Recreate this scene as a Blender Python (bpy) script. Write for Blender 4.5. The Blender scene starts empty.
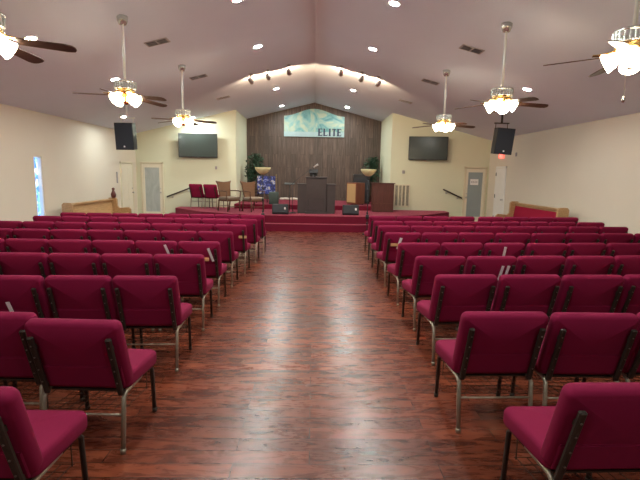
import bpy, bmesh, math, random
from mathutils import Vector, Matrix, noise
PI = math.pi
R = math.radians
random.seed(7)
sc = bpy.context.scene
COL = sc.collection

# ------------------------------------------------------------------ room sizes
HX = 6.4            # half width of the hall
EAVE = 3.01
SL = 0.25
RIDGE = EAVE + SL * HX
TVW = 16.35         # front wall with the screens
WOODY = 19.0        # back of the alcove
AX = 2.80           # half width of the alcove
BACKY = -7.0
STZ = 0.44
PLZ = 0.60
def cz(x): return RIDGE - SL * abs(x)

# ------------------------------------------------------------------ materials
MATS = {}
def newmat(name):
    m = bpy.data.materials.new(name); m.use_nodes = True
    nt = m.node_tree; b = nt.nodes['Principled BSDF']
    return m, nt, b
def mat(name, col, rough=.5, metal=0., spec=.5, vary=0., scale=20., bump=0., bscale=200., emit=None, estr=0., sheen=0., coat=0.):
    if name in MATS: return MATS[name]
    m, nt, b = newmat(name)
    N = nt.nodes; L = nt.links
    b.inputs['Base Color'].default_value = (*col, 1)
    b.inputs['Roughness'].default_value = rough
    b.inputs['Metallic'].default_value = metal
    b.inputs['Specular IOR Level'].default_value = spec
    if sheen: b.inputs['Sheen Weight'].default_value = sheen; b.inputs['Sheen Roughness'].default_value = .4; b.inputs['Sheen Tint'].default_value = (1, .32, .42, 1)
    if coat: b.inputs['Coat Weight'].default_value = coat
    if emit:
        b.inputs['Emission Color'].default_value = (*emit, 1); b.inputs['Emission Strength'].default_value = estr
    tc = N.new('ShaderNodeTexCoord')
    if vary:
        n = N.new('ShaderNodeTexNoise'); n.inputs['Scale'].default_value = scale; n.inputs['Detail'].default_value = 4
        mx = N.new('ShaderNodeMix'); mx.data_type = 'RGBA'
        mx.inputs['A'].default_value = (*[c * (1 - vary) for c in col], 1)
        mx.inputs['B'].default_value = (*[min(1, c * (1 + vary)) for c in col], 1)
        L.new(tc.outputs['Object'], n.inputs['Vector']); L.new(n.outputs['Fac'], mx.inputs['Factor'])
        L.new(mx.outputs['Result'], b.inputs['Base Color'])
    if bump:
        n2 = N.new('ShaderNodeTexNoise'); n2.inputs['Scale'].default_value = bscale; n2.inputs['Detail'].default_value = 3
        bp = N.new('ShaderNodeBump'); bp.inputs['Strength'].default_value = bump; bp.inputs['Distance'].default_value = .01
        L.new(tc.outputs['Object'], n2.inputs['Vector']); L.new(n2.outputs['Fac'], bp.inputs['Height'])
        L.new(bp.outputs['Normal'], b.inputs['Normal'])
    MATS[name] = m
    return m

def ramp(N, pts):
    r = N.new('ShaderNodeValToRGB'); e = r.color_ramp.elements
    e[0].position, e[0].color = pts[0][0], (*pts[0][1], 1)
    e[1].position, e[1].color = pts[-1][0], (*pts[-1][1], 1)
    for p, c in pts[1:-1]:
        x = e.new(p); x.color = (*c, 1)
    return r

def floor_material():
    m, nt, b = newmat('laminate_planks'); N = nt.nodes; L = nt.links
    g = N.new('ShaderNodeNewGeometry')
    bk = N.new('ShaderNodeTexBrick'); bk.offset = .37; bk.offset_frequency = 2
    bk.inputs['Scale'].default_value = 1; bk.inputs['Brick Width'].default_value = 1.22; bk.inputs['Row Height'].default_value = .127
    bk.inputs['Mortar Size'].default_value = .0032; bk.inputs['Mortar Smooth'].default_value = .3; bk.inputs['Bias'].default_value = -.1
    bk.inputs['Color1'].default_value = (.0, .0, .0, 1); bk.inputs['Color2'].default_value = (1, 1, 1, 1); bk.inputs['Mortar'].default_value = (.5, .5, .5, 1)
    L.new(g.outputs['Position'], bk.inputs['Vector'])
    mp = N.new('ShaderNodeMapping'); mp.inputs['Scale'].default_value = (1.6, 6.5, 1)
    ad = N.new('ShaderNodeVectorMath'); ad.operation = 'MULTIPLY_ADD'
    ad.inputs[1].default_value = (7, 3, 0)
    L.new(bk.outputs['Color'], ad.inputs[0]); L.new(g.outputs['Position'], ad.inputs[2]); L.new(ad.outputs[0], mp.inputs['Vector'])
    n = N.new('ShaderNodeTexNoise'); n.inputs['Scale'].default_value = 2.2; n.inputs['Detail'].default_value = 9; n.inputs['Roughness'].default_value = .7; n.inputs['Distortion'].default_value = .9
    L.new(mp.outputs[0], n.inputs['Vector'])
    r = ramp(N, FLOOR_RAMP)
    L.new(n.outputs['Fac'], r.inputs['Fac'])
    # plank to plank variation
    mx = N.new('ShaderNodeMix'); mx.data_type = 'RGBA'; mx.blend_type = 'MULTIPLY'; mx.inputs['Factor'].default_value = 1
    r2 = ramp(N, [(0, (.62, .60, .60)), (1, (1.25, 1.2, 1.15))])
    L.new(bk.outputs['Color'], r2.inputs['Fac']); L.new(r.outputs['Color'], mx.inputs['A']); L.new(r2.outputs['Color'], mx.inputs['B'])
    m2 = N.new('ShaderNodeMix'); m2.data_type = 'RGBA'; m2.inputs['B'].default_value = (.022, .009, .006, 1)
    L.new(bk.outputs['Fac'], m2.inputs['Factor']); L.new(mx.outputs['Result'], m2.inputs['A'])
    L.new(m2.outputs['Result'], b.inputs['Base Color'])
    mr = N.new('ShaderNodeMapRange'); mr.inputs['To Min'].default_value = .23; mr.inputs['To Max'].default_value = .32
    L.new(n.outputs['Fac'], mr.inputs['Value']); L.new(mr.outputs[0], b.inputs['Roughness'])
    # hand scraped waviness
    mp2 = N.new('ShaderNodeMapping'); mp2.inputs['Scale'].default_value = (3, 22, 1)
    L.new(g.outputs['Position'], mp2.inputs['Vector'])
    n3 = N.new('ShaderNodeTexNoise'); n3.inputs['Scale'].default_value = 1.6; n3.inputs['Detail'].default_value = 4
    L.new(mp2.outputs[0], n3.inputs['Vector'])
    sb = N.new('ShaderNodeMath'); sb.operation = 'SUBTRACT'
    L.new(n3.outputs['Fac'], sb.inputs[0]); L.new(bk.outputs['Fac'], sb.inputs[1])
    bp = N.new('ShaderNodeBump'); bp.inputs['Strength'].default_value = .22; bp.inputs['Distance'].default_value = .004
    L.new(sb.outputs[0], bp.inputs['Height']); L.new(bp.outputs['Normal'], b.inputs['Normal'])
    b.inputs['Specular IOR Level'].default_value = .5
    b.inputs['Coat Weight'].default_value = .35; b.inputs['Coat Roughness'].default_value = .27
    MATS['floor'] = m
    return m
FLOOR_RAMP = [(.28, (.05, .014, .010)), (.42, (.125, .031, .016)), (.56, (.24, .058, .027)), (.78, (.37, .11, .05))]

def panel_material():
    m, nt, b = newmat('grey_brown_wood_planks'); N = nt.nodes; L = nt.links
    g = N.new('ShaderNodeNewGeometry')
    sx = N.new('ShaderNodeSeparateXYZ'); cb = N.new('ShaderNodeCombineXYZ')
    L.new(g.outputs['Position'], sx.inputs[0]); L.new(sx.outputs['Z'], cb.inputs['X']); L.new(sx.outputs['X'], cb.inputs['Y'])
    bk = N.new('ShaderNodeTexBrick'); bk.offset = .43
    bk.inputs['Scale'].default_value = 1; bk.inputs['Brick Width'].default_value = 1.25; bk.inputs['Row Height'].default_value = .19
    bk.inputs['Mortar Size'].default_value = .004; bk.inputs['Color1'].default_value = (0, 0, 0, 1); bk.inputs['Color2'].default_value = (1, 1, 1, 1); bk.inputs['Mortar'].default_value = (.4, .4, .4, 1)
    L.new(cb.outputs[0], bk.inputs['Vector'])
    mp = N.new('ShaderNodeMapping'); mp.inputs['Scale'].default_value = (.9, 16, 1)
    ad = N.new('ShaderNodeVectorMath'); ad.operation = 'MULTIPLY_ADD'; ad.inputs[1].default_value = (5, 2, 0)
    L.new(bk.outputs['Color'], ad.inputs[0]); L.new(cb.outputs[0], ad.inputs[2]); L.new(ad.outputs[0], mp.inputs['Vector'])
    n = N.new('ShaderNodeTexNoise'); n.inputs['Scale'].default_value = 1.5; n.inputs['Detail'].default_value = 6; n.inputs['Roughness'].default_value = .65
    L.new(mp.outputs[0], n.inputs['Vector'])
    r = ramp(N, [(.28, (.047, .032, .027)), (.5, (.10, .072, .06)), (.75, (.19, .145, .12))])
    L.new(n.outputs['Fac'], r.inputs['Fac'])
    mx = N.new('ShaderNodeMix'); mx.data_type = 'RGBA'; mx.blend_type = 'MULTIPLY'; mx.inputs['Factor'].default_value = 1
    r2 = ramp(N, [(0, (.75, .75, .77)), (1, (1.15, 1.08, 1.05))])
    L.new(bk.outputs['Color'], r2.inputs['Fac']); L.new(r.outputs['Color'], mx.inputs['A']); L.new(r2.outputs['Color'], mx.inputs['B'])
    m2 = N.new('ShaderNodeMix'); m2.data_type = 'RGBA'; m2.inputs['B'].default_value = (.03, .02, .018, 1)
    L.new(bk.outputs['Fac'], m2.inputs['Factor']); L.new(mx.outputs['Result'], m2.inputs['A']); L.new(m2.outputs['Result'], b.inputs['Base Color'])
    b.inputs['Roughness'].default_value = .55
    MATS['panel'] = m
    return m

def wood(name, c1, c2, rough=.4, axis=2, sc_=3.):
    m, nt, b = newmat(name); N = nt.nodes; L = nt.links
    tc = N.new('ShaderNodeTexCoord'); mp = N.new('ShaderNodeMapping')
    s = [14, 14, 14]; s[axis] = 1.2; mp.inputs['Scale'].default_value = s
    n = N.new('ShaderNodeTexNoise'); n.inputs['Scale'].default_value = sc_; n.inputs['Detail'].default_value = 5; n.inputs['Distortion'].default_value = .4
    r = ramp(N, [(.3, c1), (.7, c2)])
    L.new(tc.outputs['Object'], mp.inputs[0]); L.new(mp.outputs[0], n.inputs['Vector']); L.new(n.outputs['Fac'], r.inputs['Fac']); L.new(r.outputs['Color'], b.inputs['Base Color'])
    b.inputs['Roughness'].default_value = rough
    MATS[name] = m
    return m

def patches(name, cols, scale, rough=.4, emit=0., stretch=(1, 1, 1), voronoi=False):
    m, nt, b = newmat(name); N = nt.nodes; L = nt.links
    tc = N.new('ShaderNodeTexCoord'); mp = N.new('ShaderNodeMapping'); mp.inputs['Scale'].default_value = stretch
    L.new(tc.outputs['Object'], mp.inputs[0])
    if voronoi:
        n = N.new('ShaderNodeTexVoronoi'); n.inputs['Scale'].default_value = scale; out = n.outputs['Color']
    else:
        n = N.new('ShaderNodeTexNoise'); n.inputs['Scale'].default_value = scale; n.inputs['Detail'].default_value = 5; n.inputs['Distortion'].default_value = 1.6; out = n.outputs['Fac']
    L.new(mp.outputs[0], n.inputs['Vector'])
    r = ramp(N, cols); L.new(out, r.inputs['Fac']); L.new(r.outputs['Color'], b.inputs['Base Color'])
    if emit: L.new(r.outputs['Color'], b.inputs['Emission Color']); b.inputs['Emission Strength'].default_value = emit
    b.inputs['Roughness'].default_value = rough
    MATS[name] = m
    return m

M_floor = floor_material()
M_panel = panel_material()
M_ceil = mat('ceiling_paint', (.68, .74, .86), .9, vary=.03, scale=1.5, bump=.15, bscale=60)
M_wall = mat('wall_paint', (.72, .665, .56), .85, vary=.02, scale=2, bump=.15, bscale=60)
M_wall2 = mat('front_wall_paint', (.69, .72, .55), .85, vary=.02, scale=2, bump=.15, bscale=60)
M_trim = mat('door_trim_paint', (.70, .66, .50), .6)
M_white = mat('white_paint', (.85, .85, .82), .5)
M_door = mat('cream_door_paint', (.78, .75, .62), .5)
M_carpet = mat('burgundy_carpet', (.15, .008, .028), .95, spec=.2, sheen=.5, vary=.25, scale=60, bump=.5, bscale=300)
M_fab = mat('burgundy_fabric', (.215, .0045, .043), .9, spec=.25, vary=.06, scale=90, bump=.12, bscale=500)
M_bronze = mat('hammered_bronze_steel', (.05, .038, .030), .42, metal=.5, vary=.3, scale=120)
M_litsteel = mat('lit_bronze_steel', (.36, .31, .24), .35, metal=.7, vary=.2, scale=120)  # paler copy of the frame steel, colour lifted for light the rear legs catch
M_stud = mat('stud_metal', (.30, .27, .24), .4, metal=1)
M_rubber = mat('black_rubber', (.02, .02, .02), .7)
M_black = mat('black_plastic', (.018, .019, .023), .45)
M_grille = mat('speaker_grille_cloth', (.022, .028, .04), .6, bump=.5, bscale=250)
M_dgrey = mat('dark_grey_laminate', (.042, .034, .038), .5, vary=.15, scale=8)
M_screen = mat('screen_glass', (.05, .065, .058), .2, spec=.8, coat=.3)  # base colour lifted to carry the grey of the reflected room
M_brass = mat('polished_brass', (.80, .50, .18), .22, metal=1)
M_nickel = mat('silver_glass_ring', (.62, .62, .58), .2, metal=.8)
M_blade = wood('dark_walnut_blade', (.035, .018, .012), (.085, .045, .03), .35, axis=0)
M_shade = mat('frosted_shade', (1, .9, .75), .4, emit=(1, .84, .60), estr=14)
M_lens = mat('downlight_lens', (1, 1, 1), .4, emit=(.93, 1, .94), estr=345)
M_spotl = mat('spot_lens', (1, 1, .9), .4, emit=(1, .82, .6), estr=12)
M_steel = mat('brushed_steel', (.55, .55, .55), .35, metal=1)
M_vent = mat('white_vent_metal', (.36, .34, .35), .5)
M_ventd = mat('vent_dark', (.05, .045, .05), .8)
M_oak = wood('oak_pew_wood', (.40, .23, .10), (.56, .36, .18), .4, axis=1)
M_red = wood('reddish_mahogany', (.13, .035, .02), (.20, .06, .032), .35)
M_maroon = wood('dark_mahogany_console', (.065, .022, .018), (.11, .037, .03), .4)
M_chairwood = wood('brown_chair_wood', (.075, .032, .018), (.13, .06, .032), .4)
M_tanfab = mat('tan_woven_back', (.15, .078, .042), .8, vary=.25, scale=60)
M_beige = mat('beige_patterned_fabric', (.22, .18, .14), .85, vary=.4, scale=35)
M_rail = mat('dark_rail_wood', (.035, .02, .015), .35)
M_leaf = mat('leaf_green', (.03, .085, .05), .5, vary=.5, scale=8)
M_leaf2 = mat('leaf_green_dark', (.015, .04, .025), .5, vary=.5, scale=8)
M_trunk = mat('plant_trunk', (.12, .07, .04), .8)
M_pot = mat('plant_pot', (.10, .06, .045), .6)
M_amber = mat('amber_glass_bowl', (.66, .60, .34), .3, emit=None, estr=0)
M_frost = patches('frosted_door_glass', [(.3, (.36, .42, .42)), (.7, (.50, .56, .56))], 3, .3, stretch=(1, 1, .4))
M_dglass = mat('grey_door_glass', (.30, .36, .38), .2, vary=.1, scale=2)
M_paper = mat('white_paper', (.88, .88, .9), .7)
M_ink = mat('grey_print', (.25, .25, .3), .7)
M_tan = mat('tan_card', (.62, .36, .17), .7)
M_cloth = mat('white_cloth', (.75, .68, .62), .9, bump=.5, bscale=20)
M_exit = mat('exit_red', (.8, .05, .04), .4, emit=(1, .07, .05), estr=2.6)
M_exitbox = mat('exit_box_pink', (.8, .35, .3), .5, emit=(1, .2, .15), estr=.35)
M_blue = patches('blue_white_picture', [(.36, (.008, .01, .02)), (.47, (.015, .03, .22)), (.55, (.05, .09, .45)), (.6, (.5, .55, .7)), (.66, (.5, .45, .25)), (.75, (.02, .03, .12))], 7, .4)
M_banner = patches('teal_banner_print', [(.30, (.07, .24, .27)), (.42, (.15, .37, .38)), (.50, (.25, .42, .38)), (.58, (.38, .46, .34)), (.66, (.34, .48, .44)), (.78, (.14, .36, .40))], 1.9, .35)
M_bannerlow = mat('banner_lower_band', (.32, .46, .50), .4, vary=.2, scale=3)
M_navy = mat('navy_lettering', (.02, .03, .08), .4)
M_win = patches('blue_white_stained_glass', [(.1, (.04, .14, .55)), (.40, (.10, .28, .80)), (.60, (.2, .5, .92)), (.76, (.9, .98, 1))], 14, .3, emit=.75, stretch=(1, 1, .8), voronoi=True)
M_led = mat('white_led', (1, 1, 1), .4, emit=(1, 1, 1), estr=2.5)
M_dgreen = mat('dark_green_box', (.035, .06, .055), .6)
M_gold = mat('gold_beads', (.6, .45, .15), .4, metal=.5)

# ------------------------------------------------------------------ mesh helpers
class MB:
    def __init__(s): s.v = []; s.f = []; s.sm = []
    def add(s, vs, fs, smooth=False, M=None):
        o = len(s.v)
        for v in vs:
            v = Vector(v)
            s.v.append(tuple(M @ v if M is not None else v))
        for f in fs: s.f.append(tuple(i + o for i in f)); s.sm.append(smooth)
        return s
    def box(s, c, d, M=None):
        x, y, z = c; a, b, h = d[0] / 2, d[1] / 2, d[2] / 2
        vs = [(x - a, y - b, z - h), (x + a, y - b, z - h), (x + a, y + b, z - h), (x - a, y + b, z - h), (x - a, y - b, z + h), (x + a, y - b, z + h), (x + a, y + b, z + h), (x - a, y + b, z + h)]
        return s.add(vs, [(0, 3, 2, 1), (4, 5, 6, 7), (0, 1, 5, 4), (1, 2, 6, 5), (2, 3, 7, 6), (3, 0, 4, 7)], False, M)
    def rbox(s, c, d, r=.01, seg=2, M=None):
        bm = bmesh.new(); bmesh.ops.create_cube(bm, size=1)
        for v in bm.verts: v.co = Vector((v.co.x * d[0], v.co.y * d[1], v.co.z * d[2]))
        bmesh.ops.bevel(bm, geom=bm.edges[:], offset=r, segments=seg, profile=.5, affect='EDGES')
        vs = [v.co + Vector(c) for v in bm.verts]; bm.verts.index_update()
        fs = [[v.index for v in f.verts] for f in bm.faces]; bm.free()
        return s.add(vs, fs, seg > 1, M)
    def prism(s, pts, lo, hi, axis='z', M=None):
        n = len(pts)
        def P(p, h): return (p[0], p[1], h) if axis == 'z' else ((h, p[0], p[1]) if axis == 'x' else (p[0], h, p[1]))
        vs = [P(p, lo) for p in pts] + [P(p, hi) for p in pts]
        fs = [tuple(range(n))[::-1], tuple(range(n, 2 * n))] + [(i, (i + 1) % n, n + (i + 1) % n, n + i) for i in range(n)]
        return s.add(vs, fs, False, M)
    def tube(s, pts, r, n=8, M=None, cap=True, flat=None):
        pts = [Vector(p) for p in pts]; rr = r if isinstance(r, (list, tuple)) else [r] * len(pts)
        rings = []; prev = None
        for i, p in enumerate(pts):
            t = (pts[min(i + 1, len(pts) - 1)] - pts[max(i - 1, 0)]).normalized()
            if prev is None:
                a = Vector((0, 0, 1)) if abs(t.z) < .9 else Vector((0, 1, 0))
                u = t.cross(a).normalized()
            else: u = (prev - t * prev.dot(t)).normalized()
            prev = u; w = t.cross(u)
            rings.append([p + (u * math.cos(2 * PI * (k + .5) / n) + w * math.sin(2 * PI * (k + .5) / n)) * rr[i] for k in range(n)])
        vs = [v for g in rings for v in g]
        fs = [(i * n + k, i * n + (k + 1) % n, (i + 1) * n + (k + 1) % n, (i + 1) * n + k) for i in range(len(pts) - 1) for k in range(n)]
        if cap: fs += [tuple(range(n))[::-1], tuple((len(pts) - 1) * n + k for k in range(n))]
        return s.add(vs, fs, n > 5, M)
    def lathe(s, prof, n=20, M=None, smooth=True, cap=True):
        vs = []; fs = []
        for r, z in prof:
            for k in range(n): vs.append((max(r, 1e-4) * math.cos(2 * PI * k / n), max(r, 1e-4) * math.sin(2 * PI * k / n), z))
        for i in range(len(prof) - 1):
            for k in range(n): fs.append((i * n + k, i * n + (k + 1) % n, (i + 1) * n + (k + 1) % n, (i + 1) * n + k))
        if cap: fs.append(tuple(range(n))[::-1]); fs.append(tuple((len(prof) - 1) * n + k for k in range(n)))
        return s.add(vs, fs, smooth, M)
    def slab(s, w, h, t, cr, er, bow=0., M=None, cseg=5, eseg=4):
        """rounded cushion: w along x, h along z, t along y (centred)"""
        def outline(ins):
            pts = []; r = max(cr - ins, .002)
            for cx, cz_, a0 in ((w / 2 - cr, h / 2 - cr, 0), (-w / 2 + cr, h / 2 - cr, 90), (-w / 2 + cr, -h / 2 + cr, 180), (w / 2 - cr, -h / 2 + cr, 270)):
                for k in range(cseg + 1):
                    a = R(a0 + 90 * k / cseg); pts.append((cx + r * math.cos(a), cz_ + r * math.sin(a)))
            return pts
        lay = []
        for k in range(eseg + 1):
            a = PI / 2 * k / eseg; lay.append((er * (1 - math.sin(a)), -t / 2 + er * (1 - math.cos(a))))
        lay += [(i, -y) for i, y in lay[::-1]]
        vs = []; n = 4 * (cseg + 1)
        for ins, y in lay:
            for x, z in outline(ins): vs.append((x, y, z))
        fs = [(i * n + k, (i + 1) * n + k, (i + 1) * n + (k + 1) % n, i * n + (k + 1) % n) for i in range(len(lay) - 1) for k in range(n)]
        # slightly domed faces
        for e, li, sg in ((0, 0, -1), (1, len(lay) - 1, 1)):
            y = lay[li][1]; base = li * n; o = len(vs)
            for x, z in outline(er + min(w, h) * .18): vs.append((x, y + sg * bow, z))
            ctr = len(vs); vs.append((0, y + sg * bow * 1.35, 0))
            for k in range(n):
                q = (base + k, base + (k + 1) % n, o + (k + 1) % n, o + k); tr = (o + k, o + (k + 1) % n, ctr)
                fs.append(q if sg < 0 else q[::-1]); fs.append(tr if sg < 0 else tr[::-1])
        # front faces wound outward for sg>0 reversed above; fix with recalc at build
        return s.add(vs, fs, True, M)
    def mesh(s, name):
        me = bpy.data.meshes.new(name); me.from_pydata(s.v, [], s.f)
        me.polygons.foreach_set('use_smooth', s.sm); me.update()
        bm = bmesh.new(); bm.from_mesh(me); bmesh.ops.recalc_face_normals(bm, faces=bm.faces); bm.to_mesh(me); bm.free()
        return me
    def build(s, name, m, parent=None, loc=None, rz=0):
        me = s.mesh(name); me.materials.append(m)
        o = bpy.data.objects.new(name, me); COL.objects.link(o)
        if parent is not None: o.parent = parent
        if loc is not None: o.location = loc
        if rz: o.rotation_euler.z = rz
        return o
def empty(name, label, cat, loc=(0, 0, 0), rz=0, group=None):
    o = bpy.data.objects.new(name, None); COL.objects.link(o); o.empty_display_size = .1
    o.location = loc; o.rotation_euler = (0, 0, rz); o['label'] = label; o['category'] = cat
    if group: o['group'] = group
    return o
def tag(o, label, cat, group=None):
    o['label'] = label; o['category'] = cat
    if group: o['group'] = group
    return o
def struct(o, label=None, cat=None):
    o['kind'] = 'structure'
    if label: o['label'] = label
    if cat: o['category'] = cat
    return o
def copy_tree(o, parent=None, skip=()):
    c = o.copy(); COL.objects.link(c)
    if parent is not None: c.parent = parent
    for ch in list(o.children):
        if ch.name.split('.')[0] not in skip: copy_tree(ch, c, skip)
    return c
KIDS = {}
def T(x, y, z): return Matrix.Translation((x, y, z))
def RX(a): return Matrix.Rotation(a, 4, 'X')
def RY(a): return Matrix.Rotation(a, 4, 'Y')
def RZ(a): return Matrix.Rotation(a, 4, 'Z')

# ------------------------------------------------------------------ shell
b = MB().box((0, (BACKY + WOODY) / 2, -.1), (2 * HX + .4, WOODY - BACKY + .4, .2))
struct(b.build('floor', M_floor), 'reddish brown wood plank floor with glossy streaks', 'floor')
# ceiling: two slopes with thickness
b = MB()
prof = [(-HX - .2, EAVE - SL * .2), (0, RIDGE), (HX + .2, EAVE - SL * .2), (HX + .2, EAVE + .3), (0, RIDGE + .35), (-HX - .2, EAVE + .3)]
b.prism(prof, BACKY - .2, WOODY + .2, 'y')
struct(b.build('ceiling', M_ceil), 'vaulted grey mauve ceiling meeting at a central ridge', 'ceiling')
def side_wall(name, sx, lab, holes=()):
    b = MB(); x0, x1 = (HX, HX + .2) if sx > 0 else (-HX - .2, -HX)
    ys = [BACKY]
    for (a, c, z0, z1) in holes:
        b.prism([(ys[-1], -.0), (a, 0), (a, EAVE), (ys[-1], EAVE)], x0, x1, 'x')
        b.prism([(a, 0), (c, 0), (c, z0), (a, z0)], x0, x1, 'x') if z0 > .01 else None
        b.prism([(a, z1), (c, z1), (c, EAVE), (a, EAVE)], x0, x1, 'x')
        ys.append(c)
    b.prism([(ys[-1], 0), (TVW + .15, 0), (TVW + .15, EAVE), (ys[-1], EAVE)], x0, x1, 'x')
    struct(b.build(name, M_wall), lab, 'wall')
WIN = (10.42, 10.72, .55, 2.0)
side_wall('wall_left', -1, 'plain pale cream left side wall of the hall', [WIN])
side_wall('wall_right', 1, 'plain pale cream right side wall of the hall')
for sx, nm, lb in ((-1, 'wall_front_left', 'cream front wall left of the wood panelled alcove'), (1, 'wall_front_right', 'cream front wall right of the wood panelled alcove')):
    pts = [(sx * AX, 0), (sx * HX, 0), (sx * HX, EAVE), (sx * AX, cz(AX))]
    b = MB().prism(pts, TVW, TVW + .15, 'y'); struct(b.build(nm, M_wall2), lb, 'wall')
for sx, nm, lb in ((-1, 'wall_alcove_left', 'pale green tinted side return of the alcove, left'), (1, 'wall_alcove_right', 'pale green tinted side return of the alcove, right')):
    pts = [(TVW + .15, 0), (WOODY, 0), (WOODY, cz(AX)), (TVW + .15, cz(AX))]
    b = MB().prism(pts, min(sx * AX, sx * (AX + .15)), max(sx * AX, sx * (AX + .15)), 'x'); struct(b.build(nm, M_wall2), lb, 'wall')
b = MB().prism([(-AX - .15, 0), (AX + .15, 0), (AX + .15, cz(AX + .15)), (0, RIDGE), (-AX - .15, cz(AX + .15))], WOODY, WOODY + .15, 'y')
struct(b.build('wall_alcove_back', M_panel), 'grey brown vertical wood plank wall behind the pulpit', 'wall')
b = MB().prism([(-HX - .2, 0), (HX + .2, 0), (HX + .2, EAVE), (0, RIDGE), (-HX - .2, EAVE)], BACKY - .15, BACKY, 'y')
struct(b.build('wall_back', M_wall), 'plain rear wall behind the camera', 'wall')
for sx, nm in ((-1, 'baseboard_left'), (1, 'baseboard_right')):
    b = MB().box((sx * (HX - .008), (BACKY + 14.4) / 2 - .2, .05), (.016, 14.4 - BACKY - .4, .10)); struct(b.build(nm, M_trim), 'cream baseboard along the %s side wall' % ('left' if sx < 0 else 'right'), 'baseboard')

# window with coloured glass
w = MB(); y0, y1, z0, z1 = WIN
x = -HX
for (c, d) in (((x - .06, y0 + .015, (z0 + z1) / 2), (.1, .03, z1 - z0)), ((x - .06, y1 - .015, (z0 + z1) / 2), (.1, .03, z1 - z0)), ((x - .06, (y0 + y1) / 2, z1 - .015), (.1, y1 - y0, .03)), ((x - .06, (y0 + y1) / 2, z0 + .015), (.1, y1 - y0, .03))): w.box(c, d)
wo = struct(w.build('window_1', M_white), 'narrow tall window of blue and white coloured glass in the left wall', 'window')
MB().box((x - .10, (y0 + y1) / 2, (z0 + z1) / 2), (.012, y1 - y0 - .06, z1 - z0 - .06)).build('pane', M_win, wo)
sn = MB().box((x - .05, (y0 + y1) / 2, z0 + .05), (.09, y1 - y0 - .06, .02)).build('sill', M_white, wo)

# ------------------------------------------------------------------ doors
def knob(parent, p, d, m=M_steel):
    q = Vector(p) + Vector(d) * .05
    b = MB().tube([p, q], .012, 8); 
    b.tube([Vector(p), Vector(p) + Vector(d) * .008], .03, 12)
    b.tube([q - Vector(d) * .012, q, q + Vector(d) * .018, q + Vector(d) * .024], [.018, .03, .026, .01], 12)
    return b.build('door_knob', m, parent)
def front_door(name, x0, x1, top, glassm, lab, knob_side, gx):
    """door in the front wall, facing -y; x0..x1 outside of the frame"""
    y = TVW
    e = bpy.data.objects.new(name, None); COL.objects.link(e); e.location = ((x0 + x1) / 2, y, 0); struct(e, lab, 'door')
    w_ = x1 - x0; b = MB(); ft = .07
    for s in (-1, 1): b.rbox((s * (w_ / 2 - ft / 2), -.015, top / 2), (ft, .05, top), .008, 1)
    b.rbox((0, -.015, top - ft / 2), (w_, .05, ft), .008, 1)
    b.build('frame', M_trim, e)
    lw = w_ - 2 * ft - .01; lh = top - ft - .01
    gw = lw * gx; b = MB(); st = (lw - gw) / 2
    for s in (-1, 1): b.box((s * (lw / 2 - st / 2), -.012, lh / 2), (st, .03, lh))
    b.box((0, -.012, lh - .06), (gw, .03, .12)); b.box((0, -.012, .12), (gw, .03, .24))
    lf = b.build('door_leaf', M_door, e)
    MB().box((0, -.008, lh / 2 + .06), (gw, .012, lh - .36)).build('glass', glassm, lf)
    knob(lf, (knob_side * (lw / 2 - .04), -.027, .95), (0, -1, 0)); 
    MB().tube([(knob_side * (lw / 2 - .04), -.027, 1.08), (knob_side * (lw / 2 - .04), -.045, 1.08)], .025, 10).build('deadbolt', M_steel, lf)
    return e
front_door('door_1', -6.24, -5.42, 2.03, M_frost, 'cream door with tall frosted glass pane, left of the stage', 1, .78)
front_door('door_2', 5.50, 6.33, 2.06, M_dglass, 'cream door with grey glass and a paper notice, right of the stage', -1, .78)
# notice on right door
b = MB().box((0, 0, 0), (.30, .003, .21)); n = b.build('paper_notice', M_paper, None, (5.88, TVW - .03, 1.51)); tag(n, 'white paper notice taped to the grey glass of the right front door', 'notice')
b = MB()
for k, (dx, ww) in enumerate(((-.09, .05), (-.025, .04), (.03, .03), (.085, .05))):
    b.box((dx, -.003, .012), (ww, .002, .018)); b.box((dx - ww / 2 + .006, -.003, -.005), (.012, .002, .05)); b.box((dx, -.003, -.024), (ww, .002, .012))
b.build('printing', M_ink, n)
def side_door(name, sx, y0, y1, top, m, lab, bright=False):
    e = bpy.data.objects.new(name, None); COL.objects.link(e); e.location = (sx * HX, (y0 + y1) / 2, 0); struct(e, lab, 'door')
    w_ = y1 - y0; ft = .06; b = MB(); i = -sx
    for s in (-1, 1): b.rbox((i * .012, s * (w_ / 2 - ft / 2), top / 2), (.045, ft, top), .006, 1)
    b.rbox((i * .012, 0, top - ft / 2), (.045, w_, ft), .006, 1)
    b.build('frame', m if bright else M_trim, e)
    lw = w_ - 2 * ft - .01; lh = top - ft - .01
    b = MB().box((i * .012, 0, lh / 2), (.03, lw, lh))
    for (yy, zz, pw, ph) in ((-.25, .82, .36, .22), (.25, .82, .36, .22), (-.25, .52, .36, .30), (.25, .52, .36, .30), (-.25, .17, .36, .22), (.25, .17, .36, .22)):
        b.rbox((i * .03, yy * lw * .95, zz * lh), (.012, pw * lw, ph * lh), .005, 1)
    lf = b.build('door_leaf', m, e)
    return e, lf, lw, lh, i
e, lf, lw, lh, i = side_door('door_3', -1, 14.98, 15.98, 2.0, M_door, 'cream six panel door in the left side wall')
knob(lf, (i * .03, .36, .95), (i, 0, 0)); MB().tube([(i * .03, .36, 1.1), (i * .05, .36, 1.1)], .028, 10).build('deadbolt', M_steel, lf)
e, lf, lw, lh, i = side_door('door_4', 1, 14.83, 15.65, 2.07, M_white, 'bright white panel door with dark hinges in the right side wall', True)
for zz in (1.8, 1.05, .3): MB().tube([(i * .035, lw / 2 + .0, zz - .06), (i * .035, lw / 2, zz + .06)], .014, 8).build('hinge', M_black, lf)
knob(lf, (i * .03, -.3, .95), (i, 0, 0))
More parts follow.
